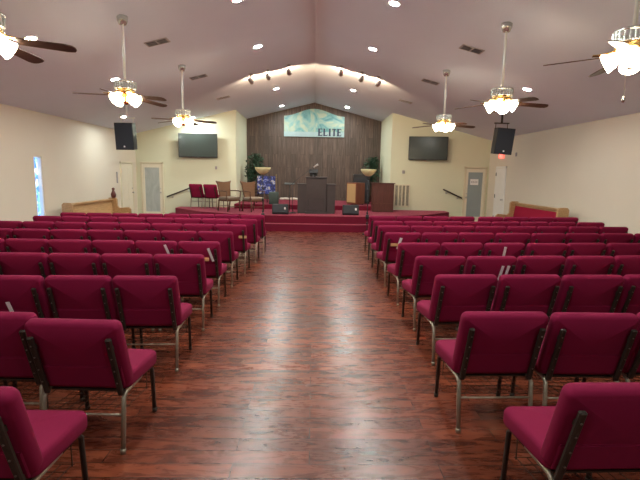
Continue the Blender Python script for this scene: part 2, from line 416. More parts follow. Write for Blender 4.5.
# thin strip beside the left side door
# exit sign
e = empty('exit_sign', 'small lit red exit sign above the white door in the right wall', 'sign', (HX, 15.24, 2.42))
MB().rbox((-.03, 0, 0), (.06, .34, .20), .008, 1).build('housing', M_exitbox, e)
b = MB()
def letter(b, ch, u, v, w_, h, t, put):
    """stroke letters as little bars; put(u,v,du,dv) adds a bar"""
    if ch == 'E':
        put(u, v, t, h); put(u, v, w_, t); put(u, v + h / 2 - t / 2, w_ * .8, t); put(u, v + h - t, w_, t)
    if ch == 'L': put(u, v, t, h); put(u, v, w_, t)
    if ch == 'I': put(u + w_ / 2 - t / 2, v, t, h)
    if ch == 'T': put(u + w_ / 2 - t / 2, v, t, h); put(u, v + h - t, w_, t)
def put_exit(u, v, du, dv): b.box((-.063, -(u + du / 2), v + dv / 2), (.006, du, dv))
# seen from the room (looking towards +x) the text runs towards -y
u = -.14
for ch in 'EXIT':
    if ch == 'X':
        for a in (1, -1): b.box((0, 0, 0), (.006, .018, .15), T(-.063, -(u + .03), 0) @ RX(R(27 * a)))
    else: letter(b, ch, u, -.065, .055, .13, .017, put_exit)
    u += .075
b.build('lettering', M_exit, e)

# ------------------------------------------------------------------ stage
def outline(c, off):   # front outline from left end to right end
    ys = 13.40 - off
    r = [(-4.85 - off, TVW), (-4.85 - off, 15.75 - off * .6), (-3.6, 14.38 - off * 1.1), (-2.6, 13.82 - off * 1.05), (-1.75, 13.5 - off), (-1.2, 13.42 - off), (1.2, 13.42 - off), (1.75, 13.5 - off), (2.6, 13.82 - off * 1.05), (3.6, 14.38 - off * 1.1), (4.85 + off, 15.75 - off * .6), (4.85 + off, TVW)]
    return r
pl = outline(0, 0)
st = MB().prism(pl, 0, STZ, 'z').build('stage', M_carpet)
struct(st, 'low stage with dark burgundy carpet across the front of the hall', 'stage')
MB().prism([p for p in outline(0, .30)], 0, .215, 'z').build('step', M_carpet, st)
b = MB().box((0, (15.85 + WOODY) / 2, PLZ / 2), (2 * AX, WOODY - 15.85, PLZ)); 
struct(b.build('stage_riser_platform', M_carpet), 'raised carpeted platform in the alcove behind the pulpit', 'platform')

# ------------------------------------------------------------------ pulpit
pc = (.10, 14.45, STZ)
e = empty('pulpit', 'large dark grey pulpit with stepped side wings at centre stage', 'pulpit', pc)
b = MB().rbox((0, -.03, .585), (.64, .42, 1.13), .008, 1); b.box((0, -.03, .03), (.70, .48, .06)); cp = b.build('center_panel', M_dgrey, e)
b = MB().box((0, -.243, .48), (.50, .006, .012)); b.box((0, -.243, .10), (.50, .006, .012)); b.box((-.25, -.243, .29), (.012, .006, .38)); b.box((.25, -.243, .29), (.012, .006, .38)); b.build('groove', M_black, cp)
MB().rbox((0, -.03, 1.155), (.70, .50, .04), .008, 1).build('desk_top', M_dgrey, e)
for s in (-1, 1):
    w_ = MB().rbox((s * .46, 0, .46), (.28, .36, .92), .006, 1).build('side_wing', M_dgrey, e)
    MB().rbox((s * .47, 0, .935), (.32, .40, .035), .006, 1).build('wing_cap', M_dgrey, w_)
b = MB(); b.tube([(0, 0, 0), (0, 0, .06)], .09, 16); b.box((0, 0, 0), (.28, .2, .02), T(0, 0, .17) @ RX(R(35))); b.tube([(0, 0, .04), (0, 0, .17)], .05, 10)
b.rbox((0, .05, .10), (.24, .12, .16), .01, 1)
tag(b.build('book_stand', M_black, None, (.0, 14.42, STZ + 1.176)), 'small black book stand on top of the pulpit', 'stand')
# mic boom
e = empty('microphone_stand', 'black boom microphone stand reaching over the pulpit from its left', 'microphone stand', (-.66, 14.30, STZ))
b = MB().lathe([(.14, 0), (.14, .02), (.03, .035), (.015, .05)], 20); b.build('base', M_black, e)
MB().tube([(0, 0, .04), (0, 0, .95)], .010, 8).build('pole', M_black, e)
MB().tube([(-.06, 0, .90), (.22, .0, 1.15), (.70, 0, 1.50)], .009, 8).build('boom', M_black, e)
MB().tube([(.66, 0, 1.47), (.72, -.01, 1.515), (.80, -.02, 1.56)], [.02, .024, .032], 10).build('microphone', M_vent, e)
# small music stand
e = empty('music_stand', 'small black music stand just left of the pulpit', 'stand', (-.78, 14.75, STZ))
MB().box((0, 0, 0), (.34, .25, .015), T(0, 0, .93) @ RX(R(12))).build('desk', M_rubber, e)
MB().tube([(0, 0, .05), (0, 0, .93)], .012, 8).build('pole', M_black, e)
b = MB()
for k in range(3): b.tube([(0, 0, .2), (.2 * math.cos(R(120 * k + 90)), .2 * math.sin(R(120 * k + 90)), .01)], .008, 6)
b.build('tripod', M_black, e)

# floor monitors
def monitor(x, y, lab, rz):
    e = empty('stage_monitor', lab, 'speaker', (x, y, STZ), rz, 'floor monitors on the stage edge')
    b = MB().prism([(-.17, 0), (.17, 0), (.19, .10), (.05, .31), (-.15, .31), (-.19, .05)], -.25, .25, 'x')
    b.build('cabinet', M_black, e)
    MB().box((0, 0, 0), (.46, .012, .24), T(0, -.0, 0) @ T(0, -.185, .18) @ RX(R(-9))).build('grille', M_grille, e)
    MB().rbox((.15, -.215, .19), (.05, .012, .07), .004, 1).build('badge', M_paper, e)
monitor(-1.02, 14.0, 'black wedge floor monitor left of the pulpit', 0)
monitor(1.19, 14.1, 'black wedge floor monitor right of the pulpit', 0)

# ------------------------------------------------------------------ chair prototype (origin under the rear feet, faces +y)
RIVET = {}
def chair_parts(root):
    W = .525
    # seat cushion
    b = MB(); b.slab(W - .01, .46, .11, .05, .034, .008, T(0, .285, .42) @ RX(R(86)))
    s = b.build('seat', M_fab, root)
    MB().box((0, .28, .358), (W - .08, .38, .012)).build('seat_pan', M_bronze, s)
    # back cushion leaning back
    bM = T(0, .03, .625) @ RX(R(17))
    b = MB(); b.slab(W - .004, .455, .085, .042, .034, .005, bM)
    k = b.build('backrest', M_fab, root)
    b = MB(); b.box((0, -.0485, -.062), (W - .05, .004, .006), bM); b.build('pocket_seam', M_fab, k)
    b = MB(); b.rbox((0, -.046, -.140), (W - .05, .012, .150), .005, 1, bM); b.build('book_pocket', M_fab, k)
    for sx in (-1, 1):
        x = sx * (W / 2 - .052)
        b = MB(); b.rbox((x, -.068, -.052), (.032, .024, .415), .006, 1, bM)
        for zz in (.08, -.20): b.box((x, -.05, zz), (.022, .03, .03), bM)
        u = b.build('back_upright', M_bronze, root)
        for zz in (.10, .02, -.07, -.16):
            rm = RIVET.get(0) or RIVET.setdefault(0, MB().tube([(0, 0, 0), (0, -.004, 0)], .005, 6).mesh('rivet'))
            if not rm.materials: rm.materials.append(M_stud)
            ro = bpy.data.objects.new('rivet', rm); COL.objects.link(ro); ro.parent = u
            ro.matrix_local = bM @ T(x, -.080, zz)
        xl = sx * (W / 2 - .035)
        # rear leg goes up to the seat rail and bends forward
        b = MB(); b.tube([(xl, -.005, .012), (xl, .02, .20), (xl, .035, .34), (xl, .07, .365), (xl, .28, .365)], .0135, 6); b.tube([(xl, -.007, 0), (xl, -.005, .03)], .016, 8)
        b.build('leg', M_litsteel, root)
        b = MB(); b.tube([(xl, .28, .365), (xl, .43, .36), (xl, .465, .33), (xl, .485, .012)], .0135, 6); b.tube([(xl, .486, 0), (xl, .485, .03)], .016, 8)
        b.build('leg', M_bronze, root)
    b = MB(); b.tube([(-W / 2 + .035, .022, .235), (W / 2 - .035, .022, .235)], .008, 6); b.build('stretcher', M_litsteel, root)
    b = MB()
    for i in range(9): b.tube([(-W / 2 + .05 + i * (W - .1) / 8, .05, .25), (-W / 2 + .05 + i * (W - .1) / 8, .40, .22)], .0022, 4, cap=False)
    for i in range(6): b.tube([(-W / 2 + .04, .05 + i * .07, .25 - i * .006), (W / 2 - .04, .05 + i * .07, .25 - i * .006)], .0022, 4, cap=False)
    for sx in (-1, 1): b.tube([(sx * (W / 2 - .04), .05, .25), (sx * (W / 2 - .04), .05, .37)], .003, 4); b.tube([(sx * (W / 2 - .04), .38, .222), (sx * (W / 2 - .04), .38, .38)], .003, 4)
    b.build('book_rack', M_bronze, root)
ORD = ['', 'first', 'second', 'third', 'fourth', 'fifth', 'sixth', 'seventh', 'eighth', 'ninth']
proto = empty('church_chair', '', 'chair'); chair_parts(proto); bpy.context.view_layer.update()
first = [True]
def chair(x, y, rz, label, group, sx=1., z=0., far=False):
    if first[0]: o = proto; first[0] = False
    else: o = copy_tree(proto, None, ('rivet',) if far else ())
    o.location = (x, y, z); o.rotation_euler = (0, 0, rz); o.scale = (sx, 1, 1)
    o['label'] = label; o['group'] = group
    return o
# rows: aisle corner x, y of the back top, row angle, pitch
LROWS = [(-1.15, 1.61, 0, .56), (-1.09, 2.43, -1.5, .565), (-1.11, 3.56, 1.8, .535), (-1.13, 4.56, 2.0, .535), (-1.15, 5.45, .5, .53), (-1.16, 6.43, .3, .53), (-1.10, 7.33, -.3, .53), (-1.04, 8.27, .3, .52), (-.99, 9.12, 1.6, .515)]
RROWS = [(1.055, 1.69, 1, .585), (.95, 2.68, 1.0, .585), (1.07, 3.75, 3.0, .585), (1.10, 4.64, 4.8, .58), (1.09, 5.58, 4.8, .58), (1.08, 6.60, 4.8, .585), (1.11, 7.52, 5, .582), (1.13, 8.27, 5.3, .588), (1.18, 9.28, 5.8, .588)]
CAMZ = 1.7
def roughly_in_view(x, y):
    # camera looks along +y; keep what falls inside the frame with a margin
    return abs(x) / max(y + .35, .2) < .80
SPOT = {}
for side, rows in ((-1, LROWS), (1, RROWS)):
    for ri, (xa, yt, ang, pitch) in enumerate(rows):
        for k in range(8):
            d = (k + .5) * pitch
            a = R(ang)
            jy = random.uniform(-.018, .018) if k else 0; ja = R(random.uniform(-1, 1))
            if side < 0:
                x = xa - d * math.cos(a); y = yt - d * math.sin(a); rz = a
                if ri == 1 and k > 0: y += .10
            else:
                x = xa + d * math.cos(a); y = yt + d * math.sin(a); rz = a
            y += .08 + jy
            if ri == 8 and side > 0 and k >= 4: x += .06
            if not roughly_in_view(x - side * .27, y + .1): continue
            if ri == 0 and abs(x) > 1.75: continue
            seat = 'on the aisle' if k == 0 else '%s seat from aisle' % ORD[k + 1]
            lab = 'burgundy chair %s of aisle, %s, %s' % ('left' if side < 0 else 'right', ('nearest row' if ri == 0 else '%s row from camera' % ORD[ri + 1]) if ri < 8 else 'row nearest stage', seat)
            o = chair(x, y, rz + ja, lab, 'burgundy chairs left of the aisle' if side < 0 else 'burgundy chairs right of the aisle', pitch / .53 if side < 0 else pitch / .54, 0., ri > 4)
            SPOT[(side, ri, k)] = (x, y, rz)
# two on the stage, turned towards the pulpit
chair(-4.10, 15.70, R(-20), 'burgundy chair on the stage against the left wall, end of its pair', 'burgundy chairs on the stage', 1., STZ)
chair(-3.55, 15.50, R(-20), 'burgundy chair on the stage beside the wooden armchairs', 'burgundy chairs on the stage', 1., STZ)

# cards in the pockets
def card(side, ri, k, dx, dz, tilt, lab, w_=.03, h=.16, m=M_paper, nm='paper_card', cat='card'):
    x, y, rz = SPOT[(side, ri, k)]
    b = MB().box((0, 0, 0), (w_, .004, h), RY(R(tilt)) @ RX(R(17)))
    o = b.build(nm, m)
    off = Vector((dx, -.030 - (dz - .6) * .306, dz)); off.rotate(Matrix.Rotation(rz, 3, 'Z'))
    o.location = (x + off.x, y + off.y, off.z); o.rotation_euler.z = rz
    tag(o, lab, cat)
card(-1, 2, 2, -.02, .56, -8, 'white slip in the pocket of a third row chair, far left edge', .03, .14)
card(-1, 4, 1, .15, .74, -16, 'white slip between fifth row chairs, left side, second from aisle', .03, .15)
card(-1, 4, 0, .15, .68, -16, 'tall white slip standing in the aisle chair pocket, left fifth row', .03, .19)
card(1, 5, 0, -.06, .68, 12, 'white slip in the aisle chair pocket, right sixth row', .04, .19)
card(1, 4, 2, -.02, .72, 0, 'white slip in a fifth row chair pocket, right side', .035, .17)
card(1, 3, 1, .10, .66, 5, 'left one of two white slips in a fourth row chair pocket', .03, .18)
card(1, 3, 1, .165, .66, 5, 'right one of two white slips in a fourth row chair pocket', .03, .18)
def seat_book(side, ri, k, dx, dz, lab):
    x, y, rz = SPOT[(side, ri, k)]
    b = MB().rbox((0, 0, 0), (.13, .012, .045), .005, 1)
    o = b.build('tan_card', M_tan); off = Vector((dx, -.034 - (dz - .6) * .306, dz)); off.rotate(Matrix.Rotation(rz, 3, 'Z'))
    o.location = (x + off.x, y + off.y, off.z); o.rotation_euler.z = rz; tag(o, lab, 'card')
seat_book(-1, 4, 0, .06, .62, 'tan card beside the tall white slip, left fifth row aisle chair')
seat_book(-1, 6, 0, .20, .64, 'tan card tucked on the aisle chair back, left seventh row')
seat_book(1, 5, 0, -.13, .66, 'tan card beside a white slip, right sixth row aisle chair')

# ------------------------------------------------------------------ pews
def pew(sx, y0, y1, top, lab, backm):
    e = empty('church_pew', lab, 'pew', (sx * 5.95, (y0 + y1) / 2, 0)); L_ = y1 - y0; i = -sx
    def P(pts): return [(p[0] * i, p[1]) for p in pts]
    endp = [(-.14, 0), (.50, 0), (.50, .56), (.44, .62), (.16, .60), (.11, .66), (.10, top - .05), (.06, top), (-.12, top), (-.16, top - .05)]
    for s in (-1, 1):
        MB().prism(P(endp), s * L_ / 2 - .04, s * L_ / 2 + .04, 'y').build('end_panel', M_oak, e)
    MB().prism(P([(-.08, .30), (-.03, .30), (-.07, top - .04), (-.12, top - .04)]), -L_ / 2 + .04, L_ / 2 - .04, 'y').build('back_board', M_oak, e)
    b = MB().prism(P([(-.03, .46), (.01, .46), (-.045, top - .13), (-.07, top - .13)]), -L_ / 2 + .045, L_ / 2 - .045, 'y'); b.build('back_pad', backm, e)
    MB().prism(P([(-.14, top - .07), (.0, top - .07), (.0, top - .03), (-.14, top - .03)]), -L_ / 2 + .04, L_ / 2 - .04, 'y').build('top_rail', M_oak, e)
    MB().prism(P([(-.03, .36), (.45, .40), (.45, .46), (-.03, .43)]), -L_ / 2 + .045, L_ / 2 - .045, 'y').build('seat', M_fab if sx > 0 else M_oak, e)
    return e
pew(-1, 10.95, 13.40, .90, 'plain oak pew against the left wall beyond the chairs', M_oak)
pew(1, 10.55, 13.15, 1.0, 'oak pew with burgundy padded back against the right wall', mat('pew_red_fabric', (.33, .010, .04), .9, spec=.2))
b = MB().lathe([(.05, 0), (.06, .02), (.075, .10), (.05, .17), (.03, .21), (.045, .27), (.02, .30)], 14)
tag(b.build('dark_vase', mat('dark_red_ceramic', (.12, .03, .025), .3), None, (-5.93, 13.36, .90)), 'small dark red vase standing on far end of the left pew', 'vase')

# ------------------------------------------------------------------ stage furniture
def armchair(x, y, rz, lab):
    e = empty('wooden_armchair', lab, 'armchair', (x, y, STZ), rz, 'wooden armchairs on the stage')
    MB().rbox((0, 0, .43), (.52, .50, .09), .03, 2).build('seat', M_beige, e)
    MB().rbox((0, 0, .36), (.54, .50, .05), .008, 1).build('seat_frame', M_chairwood, e)
    bm_ = T(0, .25, .70) @ RX(R(-10))
    b = MB(); pts = [(-.20, -.27), (.20, -.27), (.25, .18), (.29, .27), (.10, .24), (-.10, .24), (-.29, .27), (-.25, .18)]
    b.prism(pts, -.02, .02, 'y', bm_); bk = b.build('backrest', M_tanfab, e)
    b = MB(); b.tube([(-.20, -.0, -.30), (-.25, 0, .18), (-.30, .0, .29)], .02, 8, bm_); b.tube([(.20, -.0, -.30), (.25, 0, .18), (.30, .0, .29)], .02, 8, bm_); b.tube([(-.29, 0, .27), (0, 0, .235), (.29, 0, .27)], .016, 8, bm_)
    b.build('back_frame', M_chairwood, e)
    for s in (-1, 1):
        b = MB(); b.tube([(s * .27, .26, .66), (s * .29, -.02, .67), (s * .29, -.24, .65)], .018, 8); b.tube([(s * .28, -.20, .40), (s * .29, -.22, .65)], .016, 8); b.build('armrest', M_chairwood, e)
        MB().tube([(s * .25, -.22, .0), (s * .25, -.22, .38)], .022, 8).build('leg', M_chairwood, e)
        MB().tube([(s * .23, .30, .0), (s * .23, .23, .42)], .022, 8).build('leg', M_chairwood, e)
    b = MB(); b.tube([(-.25, -.22, .16), (.25, -.22, .16)], .012, 6); b.tube([(-.23, .27, .16), (.23, .27, .16)], .012, 6); b.build('stretcher', M_chairwood, e)
armchair(-2.76, 14.75, R(50), 'wooden armchair with tan back beside the burgundy stage chairs')
armchair(-1.97, 14.75, R(45), 'wooden armchair with tan back in front of the blue picture')

# picture on easel
e = empty('easel_picture', 'blue and white picture on an easel behind the right armchair', 'picture', (-1.74, 16.6, PLZ))
MB().rbox((0, 0, .66), (.66, .03, .66), .006, 1).build('canvas', M_blue, e)
b = MB()
for s in (-1, 1): b.tube([(s * .12, -.02, 1.05), (s * .36, -.05, 0)], .014, 6)
b.tube([(0, .02, 1.05), (0, .38, 0)], .014, 6); b.box((0, -.03, .33), (.66, .04, .03)); b.build('easel', M_black, e)
b = MB()
for k in range(14): b.lathe([(.004, -.014), (.014, -.006), (.014, .006), (.004, .014)], 6, T(.37, -.05, .10 + k * .072))
b.build('bead_string', M_gold, e)
b = MB().rbox((0, 0, .22), (.34, .26, .44), .02, 2)
tag(b.build('dark_green_case', M_dgreen, None, (-1.42, 16.12, PLZ)), 'small dark green case on the platform below the blue picture', 'case')
b = MB(); 
for k in range(5): b.rbox((-.33 + k * .165, 0, .05 + .01 * (k % 2)), (.19, .22, .09), .035, 2)
tag(b.build('folded_cloth', M_cloth, None, (-.98, 18.75, PLZ)), 'low white folded cloth along the foot of the wood wall', 'cloth')

# torchiere lamps
def torchiere(x, y, lab):
    e = empty('floor_lamp', lab, 'lamp', (x, y, 0), 0, 'bowl floor lamps beside the stage steps')
    MB().lathe([(.13, 0), (.13, .02), (.05, .05), (.02, .08)], 20).build('base', M_black, e)
    b = MB().tube([(0, 0, .06), (0, 0, 1.70)], .013, 8)
    for z in (.32, .62, .95, 1.28, 1.6): b.lathe([(.013, -.04), (.03, -.015), (.03, .015), (.013, .04)], 10, T(0, 0, z))
    b.lathe([(.014, -.14), (.045, -.12), (.05, -.02), (.014, 0)], 12, T(0, 0, .58))
    b.build('pole', M_black, e)
    MB().lathe([(.03, 1.66), (.09, 1.68), (.16, 1.735), (.215, 1.81), (.225, 1.86), (.205, 1.86), (.15, 1.75), (.05, 1.70)], 24).build('lamp_shade', M_amber, e)
torchiere(-1.43, 12.72, 'floor lamp with amber glass bowl, left of the stage steps')
torchiere(1.56, 12.72, 'floor lamp with amber glass bowl, right of the stage steps')

# right side furniture
e = empty('grille_cabinet', 'mahogany speaker cabinet with tan front, right of the pulpit', 'cabinet', (1.57, 16.55, PLZ), R(-48))
MB().rbox((0, 0, .42), (.50, .46, .78), .008, 1).build('body', M_red, e)
MB().rbox((0, -.235, .43), (.42, .014, .68), .004, 1).build('front_panel', mat('tan_grille_cloth', (.42, .28, .13), .8, vary=.15, scale=50), e)
b = MB()
for sx in (-1, 1):
    for sy in (-1, 1): b.tube([(sx * .2, sy * .18, 0), (sx * .2, sy * .18, .04)], .02, 8)
b.build('feet', M_black, e)
e = empty('organ_console', 'dark mahogany organ console with closed back on right of stage', 'organ', (2.40, 15.45, STZ))
MB().rbox((0, 0, .49), (.72, .42, .96), .01, 1).build('body', M_maroon, e)
MB().rbox((0, 0, .985), (.78, .48, .03), .006, 1).build('top', M_maroon, e)
MB().box((0, -.215, .30), (.68, .01, .015)).build('trim_strip', M_chairwood, e)
e = empty('equipment_rack', 'tall black equipment rack behind the mahogany cabinet', 'rack', (1.86, 17.35, PLZ))
MB().rbox((0, 0, .56), (.62, .42, 1.12), .01, 1).build('case', M_black, e)
b = MB()
for k in range(6): b.rbox((0, -.215, .18 + k * .15), (.54, .01, .12), .003, 1)
b.build('faceplate', M_grille, e)

# plants
def leafy(n, cx, cz_, rx, rz_, seed, m):
    rnd = random.Random(seed); b = MB()
    for k in range(n):
        while True:
            p = Vector((rnd.uniform(-1, 1), rnd.uniform(-1, 1), rnd.uniform(-1, 1)))
            if .25 < p.length < 1: break
        q = Vector((cx + p.x * rx, p.y * rx * .9, cz_ + p.z * rz_))
        L_ = rnd.uniform(.07, .12); w_ = L_ * .33
        Mx = T(*q) @ RZ(rnd.uniform(0, 6.3)) @ RX(rnd.uniform(-1, .9)) @ RY(rnd.uniform(-.6, .6))
        b.add([(0, 0, 0), (w_, L_ * .4, .008), (0, L_, -.012), (-w_, L_ * .4, .008), (0, L_ * .45, -.006)], [(0, 1, 4), (1, 2, 4), (2, 3, 4), (3, 0, 4)], False, Mx)
    return b
def plant(x, y, lab, seed, h0, h1, rx):
    e = empty('potted_ficus', lab, 'plant', (x, y, PLZ))
    MB().lathe([(.12, 0), (.17, .24), (.19, .26), (.19, .30), (.16, .30), (.15, .27)], 20).build('pot', M_pot, e)
    b = MB(); zc = (h0 + h1) / 2
    b.tube([(0, 0, .2), (.03, .02, .6), (-.02, 0, 1.0), (0, 0, zc)], [.022, .018, .016, .01], 8)
    rnd = random.Random(seed)
    for k in range(9):
        z = rnd.uniform(h0 * .8, zc); a = rnd.uniform(0, 6.3); b.tube([(0, 0, z), (math.cos(a) * rx * .4, math.sin(a) * rx * .4, z + .2), (math.cos(a) * rx * .75, math.sin(a) * rx * .75, z + .33)], [.01, .006, .003], 5)
    b.build('trunk', M_trunk, e)
    b = leafy(620, 0, zc, rx, (h1 - h0) / 2, seed, M_leaf); 
    for (dx, dz, q) in ((-.12, -.25, 5), (.13, .28, 9)):
        l2 = leafy(200, dx, zc + dz, rx * .6, (h1 - h0) / 4, seed + q, M_leaf); b.add(l2.v, l2.f)
    b.build('foliage', M_leaf, e)
plant(-2.30, 17.6, 'leafy ficus in the left corner of the wood alcove', 3, .68, 1.90, .36)
plant(2.33, 18.35, 'leafy ficus in the right corner of the wood alcove', 11, .65, 1.85, .36)

# handrails
def rail(x0, z0, x1, z1, lab):
    e = empty('handrail', lab, 'handrail', ((x0 + x1) / 2, TVW, 0)); xm = (x0 + x1) / 2
    d = Vector((x1 - x0, 0, z1 - z0))
    MB().tube([(x0 - xm, -.09, z0), (x1 - xm, -.09, z1)], .026, 10).build('rail', M_rail, e)
    for t in (.2, .8):
        p = Vector((x0 - xm, -.09, z0)) + d * t
        MB().tube([p, p + Vector((0, .02, -.06)), p + Vector((0, .09, -.08))], .008, 6).tube([p + Vector((0, .08, -.08)), p + Vector((0, .09, -.08))], .03, 10).build('bracket', M_steel, e)
rail(-5.30, .79, -4.34, 1.17, 'dark sloping handrail on the wall left of the stage')
rail(4.74, 1.23, 5.44, .92, 'dark sloping handrail on the wall right of the stage')

# televisions
def tv(x, z, rz, lab, w_, h):
    e = empty('wall_television', lab, 'television', (x, TVW - .14, z), rz, None)
    MB().rbox((0, 0, 0), (w_, .05, h), .008, 1).build('bezel', M_black, e)
    MB().box((0, -.026, .005), (w_ - .05, .004, h - .06)).build('screen', M_screen, e)
    MB().box((0, .06, 0), (.4, .08, .3)).build('wall_mount', M_steel, e)
    MB().box((0, -.028, -h / 2 + .012), (.06, .003, .006)).build('badge', M_steel, e)
tv(-4.12, 2.63, R(2), 'wide wall mounted screen left of the alcove', 1.37, .84)
tv(4.10, 2.68, R(-6), 'wide wall mounted screen right of the alcove, slightly turned', 1.38, .83)
# small wall devices
tag(MB().rbox((0, -.02, 0), (.07, .04, .11), .008, 1).build('thermostat', M_vent, None, (-3.52, TVW + .002, 1.86)), 'small grey control box on the wall under the left screen', 'thermostat')
MB()
tag(MB().rbox((0, -.02, 0), (.10, .04, .12), .01, 1).build('wall_sensor', mat('grey_plastic', (.35, .35, .34), .5), None, (3.27, TVW, 1.83)), 'small grey device on the wall under the right screen', 'sensor')
tag(MB().rbox((-.015, 0, 0), (.03, .09, .12), .006, 1).build('wall_device', M_vent, None, (HX, 14.2, 2.42)), 'tiny grey device high on the right side wall', 'device')
tag(MB().box((0, 0, 0), (.03, .05, .36)).build('wall_strip', M_vent, None, (-HX + .016, 14.72, 1.48)), 'thin grey vertical strip on the left wall before the side door', 'strip')
# return grille
e = empty('return_air_grille', 'cream slatted return air grille on the wall right of alcove', 'vent', (3.25, TVW, .97))
MB().box((0, -.008, 0), (.50, .014, .76)).build('backing', M_ventd, e)
b = MB()
for s in (-1, 1): b.box((s * .27, -.015, 0), (.04, .03, .80)); b.box((0, -.015, s * .39), (.58, .03, .04))
b.build('frame', M_trim, e)
b = MB()
for k in range(3): b.box((-.13 + k * .13, -.018, 0), (.045, .02, .74))
for k in range(24): b.box((0, 0, 0), (.49, .018, .004), T(0, -.018, -.36 + k * .031) @ RX(R(35)))
b.build('slats', M_trim, e)

# sign on wood wall
e = empty('banner_sign', 'teal banner with an arched top reading ELITE on the wood wall', 'sign', (0, WOODY, 0))
pts = [(-1.25, 3.23)] + [(1.25, 3.23)] + [(1.25, 4.06)]
for k in range(1, 16):
    u = 1.25 - 2.5 * k / 16; pts.append((u, 4.06 + .30 * (math.cos(PI * u / 1.25) + 1) / 2))
pts.append((-1.25, 4.06))
MB().prism(pts, -.05, -.005, 'y').build('print_panel', M_banner, e)
MB().box((0, -.054, 3.33), (2.5, .006, .20)).build('lower_band', M_bannerlow, e)
b = MB(); t = .045
def put_s(u, v, du, dv): b.box((u + du / 2, -.062, v + dv / 2), (du, .01, dv))
u = .17; H_ = .30; v0 = 3.27
for ch in 'ELITE':
    w_ = .17 if ch != 'I' else .10
    letter(b, ch, u, v0, w_, H_, .034, put_s)
    # thick main stems and serifs
    if ch in 'EL': put_s(u - .0, v0, .068, H_); put_s(u - .018, v0, .09, .018); put_s(u - .018, v0 + H_ - .018, .09, .018); put_s(u + w_ - .018, v0, .018, .075)
    if ch == 'E': put_s(u + w_ - .018, v0 + H_ - .075, .018, .075); put_s(u + w_ * .8 - .016, v0 + H_ / 2 - .035, .016, .07)
    if ch == 'I': put_s(u + .016, v0, .068, H_); put_s(u, v0, .10, .018); put_s(u, v0 + H_ - .018, .10, .018)
    if ch == 'T': put_s(u + w_ / 2 - .034, v0, .068, H_); put_s(u + w_ / 2 - .05, v0, .10, .018); put_s(u, v0 + H_ - .08, .018, .08); put_s(u + w_ - .018, v0 + H_ - .08, .018, .08)
    u += w_ + .045
b.build('lettering', M_navy, e)

# ------------------------------------------------------------------ hanging speakers
def hang_speaker(x, y, zb, zt, lab, rz, ty, m):
    e = empty('hanging_speaker', lab, 'speaker', (x, y, 0), rz)
    Mx = T(0, 0, zb) @ RY(ty) @ RX(R(5))
    MB().prism([(-.235, -.18), (.235, -.18), (.16, .20), (-.16, .20)], 0, zt - zb, 'z', Mx).build('cabinet', M_black, e)
    MB().box((0, -.188, (zt - zb) / 2), (.44, .015, zt - zb - .04), Mx).build('grille', M_grille, e)
    MB().tube([(0, -.195, .085), (0, -.205, .085)], .022, 10, Mx).build('badge', M_paper, e)
    c = cz(abs(x) - .1)
    b = MB(); b.rbox((0, 0, zt + .13), (.40, .05, .03), .004, 1); b.tube([(0, 0, c), (0, 0, zt + .13)], .028, 8)
    for s in (-1, 1): b.tube([(s * .16, 0, zt + .13), (s * .16, .0, zt - .03)], .009, 6)
    b.build('bracket', m, e)
hang_speaker(-4.88, 12.0, 2.25, 2.93, 'black speaker hung from ceiling on white bracket, left side', R(-3), 0, M_white)
hang_speaker(4.95, 12.0, 2.31, 2.98, 'black speaker hung from ceiling on dark bracket, right side', R(3), R(3), M_rail)

# ------------------------------------------------------------------ recessed lights, vents
def tiltM(x, y):
    s = 1 if x > 0 else -1
    return (x, y, cz(x)), (0, math.atan(SL) * s, 0)
lens_p = [None]
def downlight(x, y, lab, vis=True):
    loc, rot = tiltM(x, y)
    if lens_p[0] is None:
        e = empty('recessed_light', lab, 'ceiling light')
        MB().lathe([(.10, -.0), (.10, -.012), (.075, -.012), (.07, 0)], 24, cap=False).build('trim_ring', M_white, e)
        MB().lathe([(.070, -.010), (.070, -.004)], 24).build('lens', M_lens, e)
        lens_p[0] = e; o = e
    else: o = copy_tree(lens_p[0])
    o.location = loc; o.rotation_euler = rot; o['label'] = lab; o['group'] = 'recessed ceiling lights'
dl = [(-1.2, 7.25, 'recessed light near ceiling ridge, top of picture, left of ridge'), (1.2, 7.25, 'recessed light near ceiling ridge, top of picture, right of ridge'),
      (-1.2, 9.77, 'recessed light left of the ridge, nearer the camera than the spotlights'), (1.2, 9.77, 'recessed light right of the ridge, nearer the camera than the spotlights'),
      (-1.2, 14.4, 'recessed light just beyond the left spotlights'), (1.2, 14.4, 'recessed light just beyond the right spotlights'),
      (-1.27, 17.8, 'recessed light closest to the teal banner, on its left'), (1.27, 17.8, 'recessed light closest to the teal banner, on its right'),
      (-4.13, 6.87, 'recessed light seen behind the blade of the nearest left fan'), (-4.14, 9.67, 'recessed light left of the middle left fan'),
      (-5.50, 13.26, 'recessed light just above the left hanging speaker'), (-4.22, 15.9, 'recessed light beside the farthest left fan'),
      (4.39, 9.49, 'recessed light right of the middle right fan')]
for d in dl: downlight(*d)
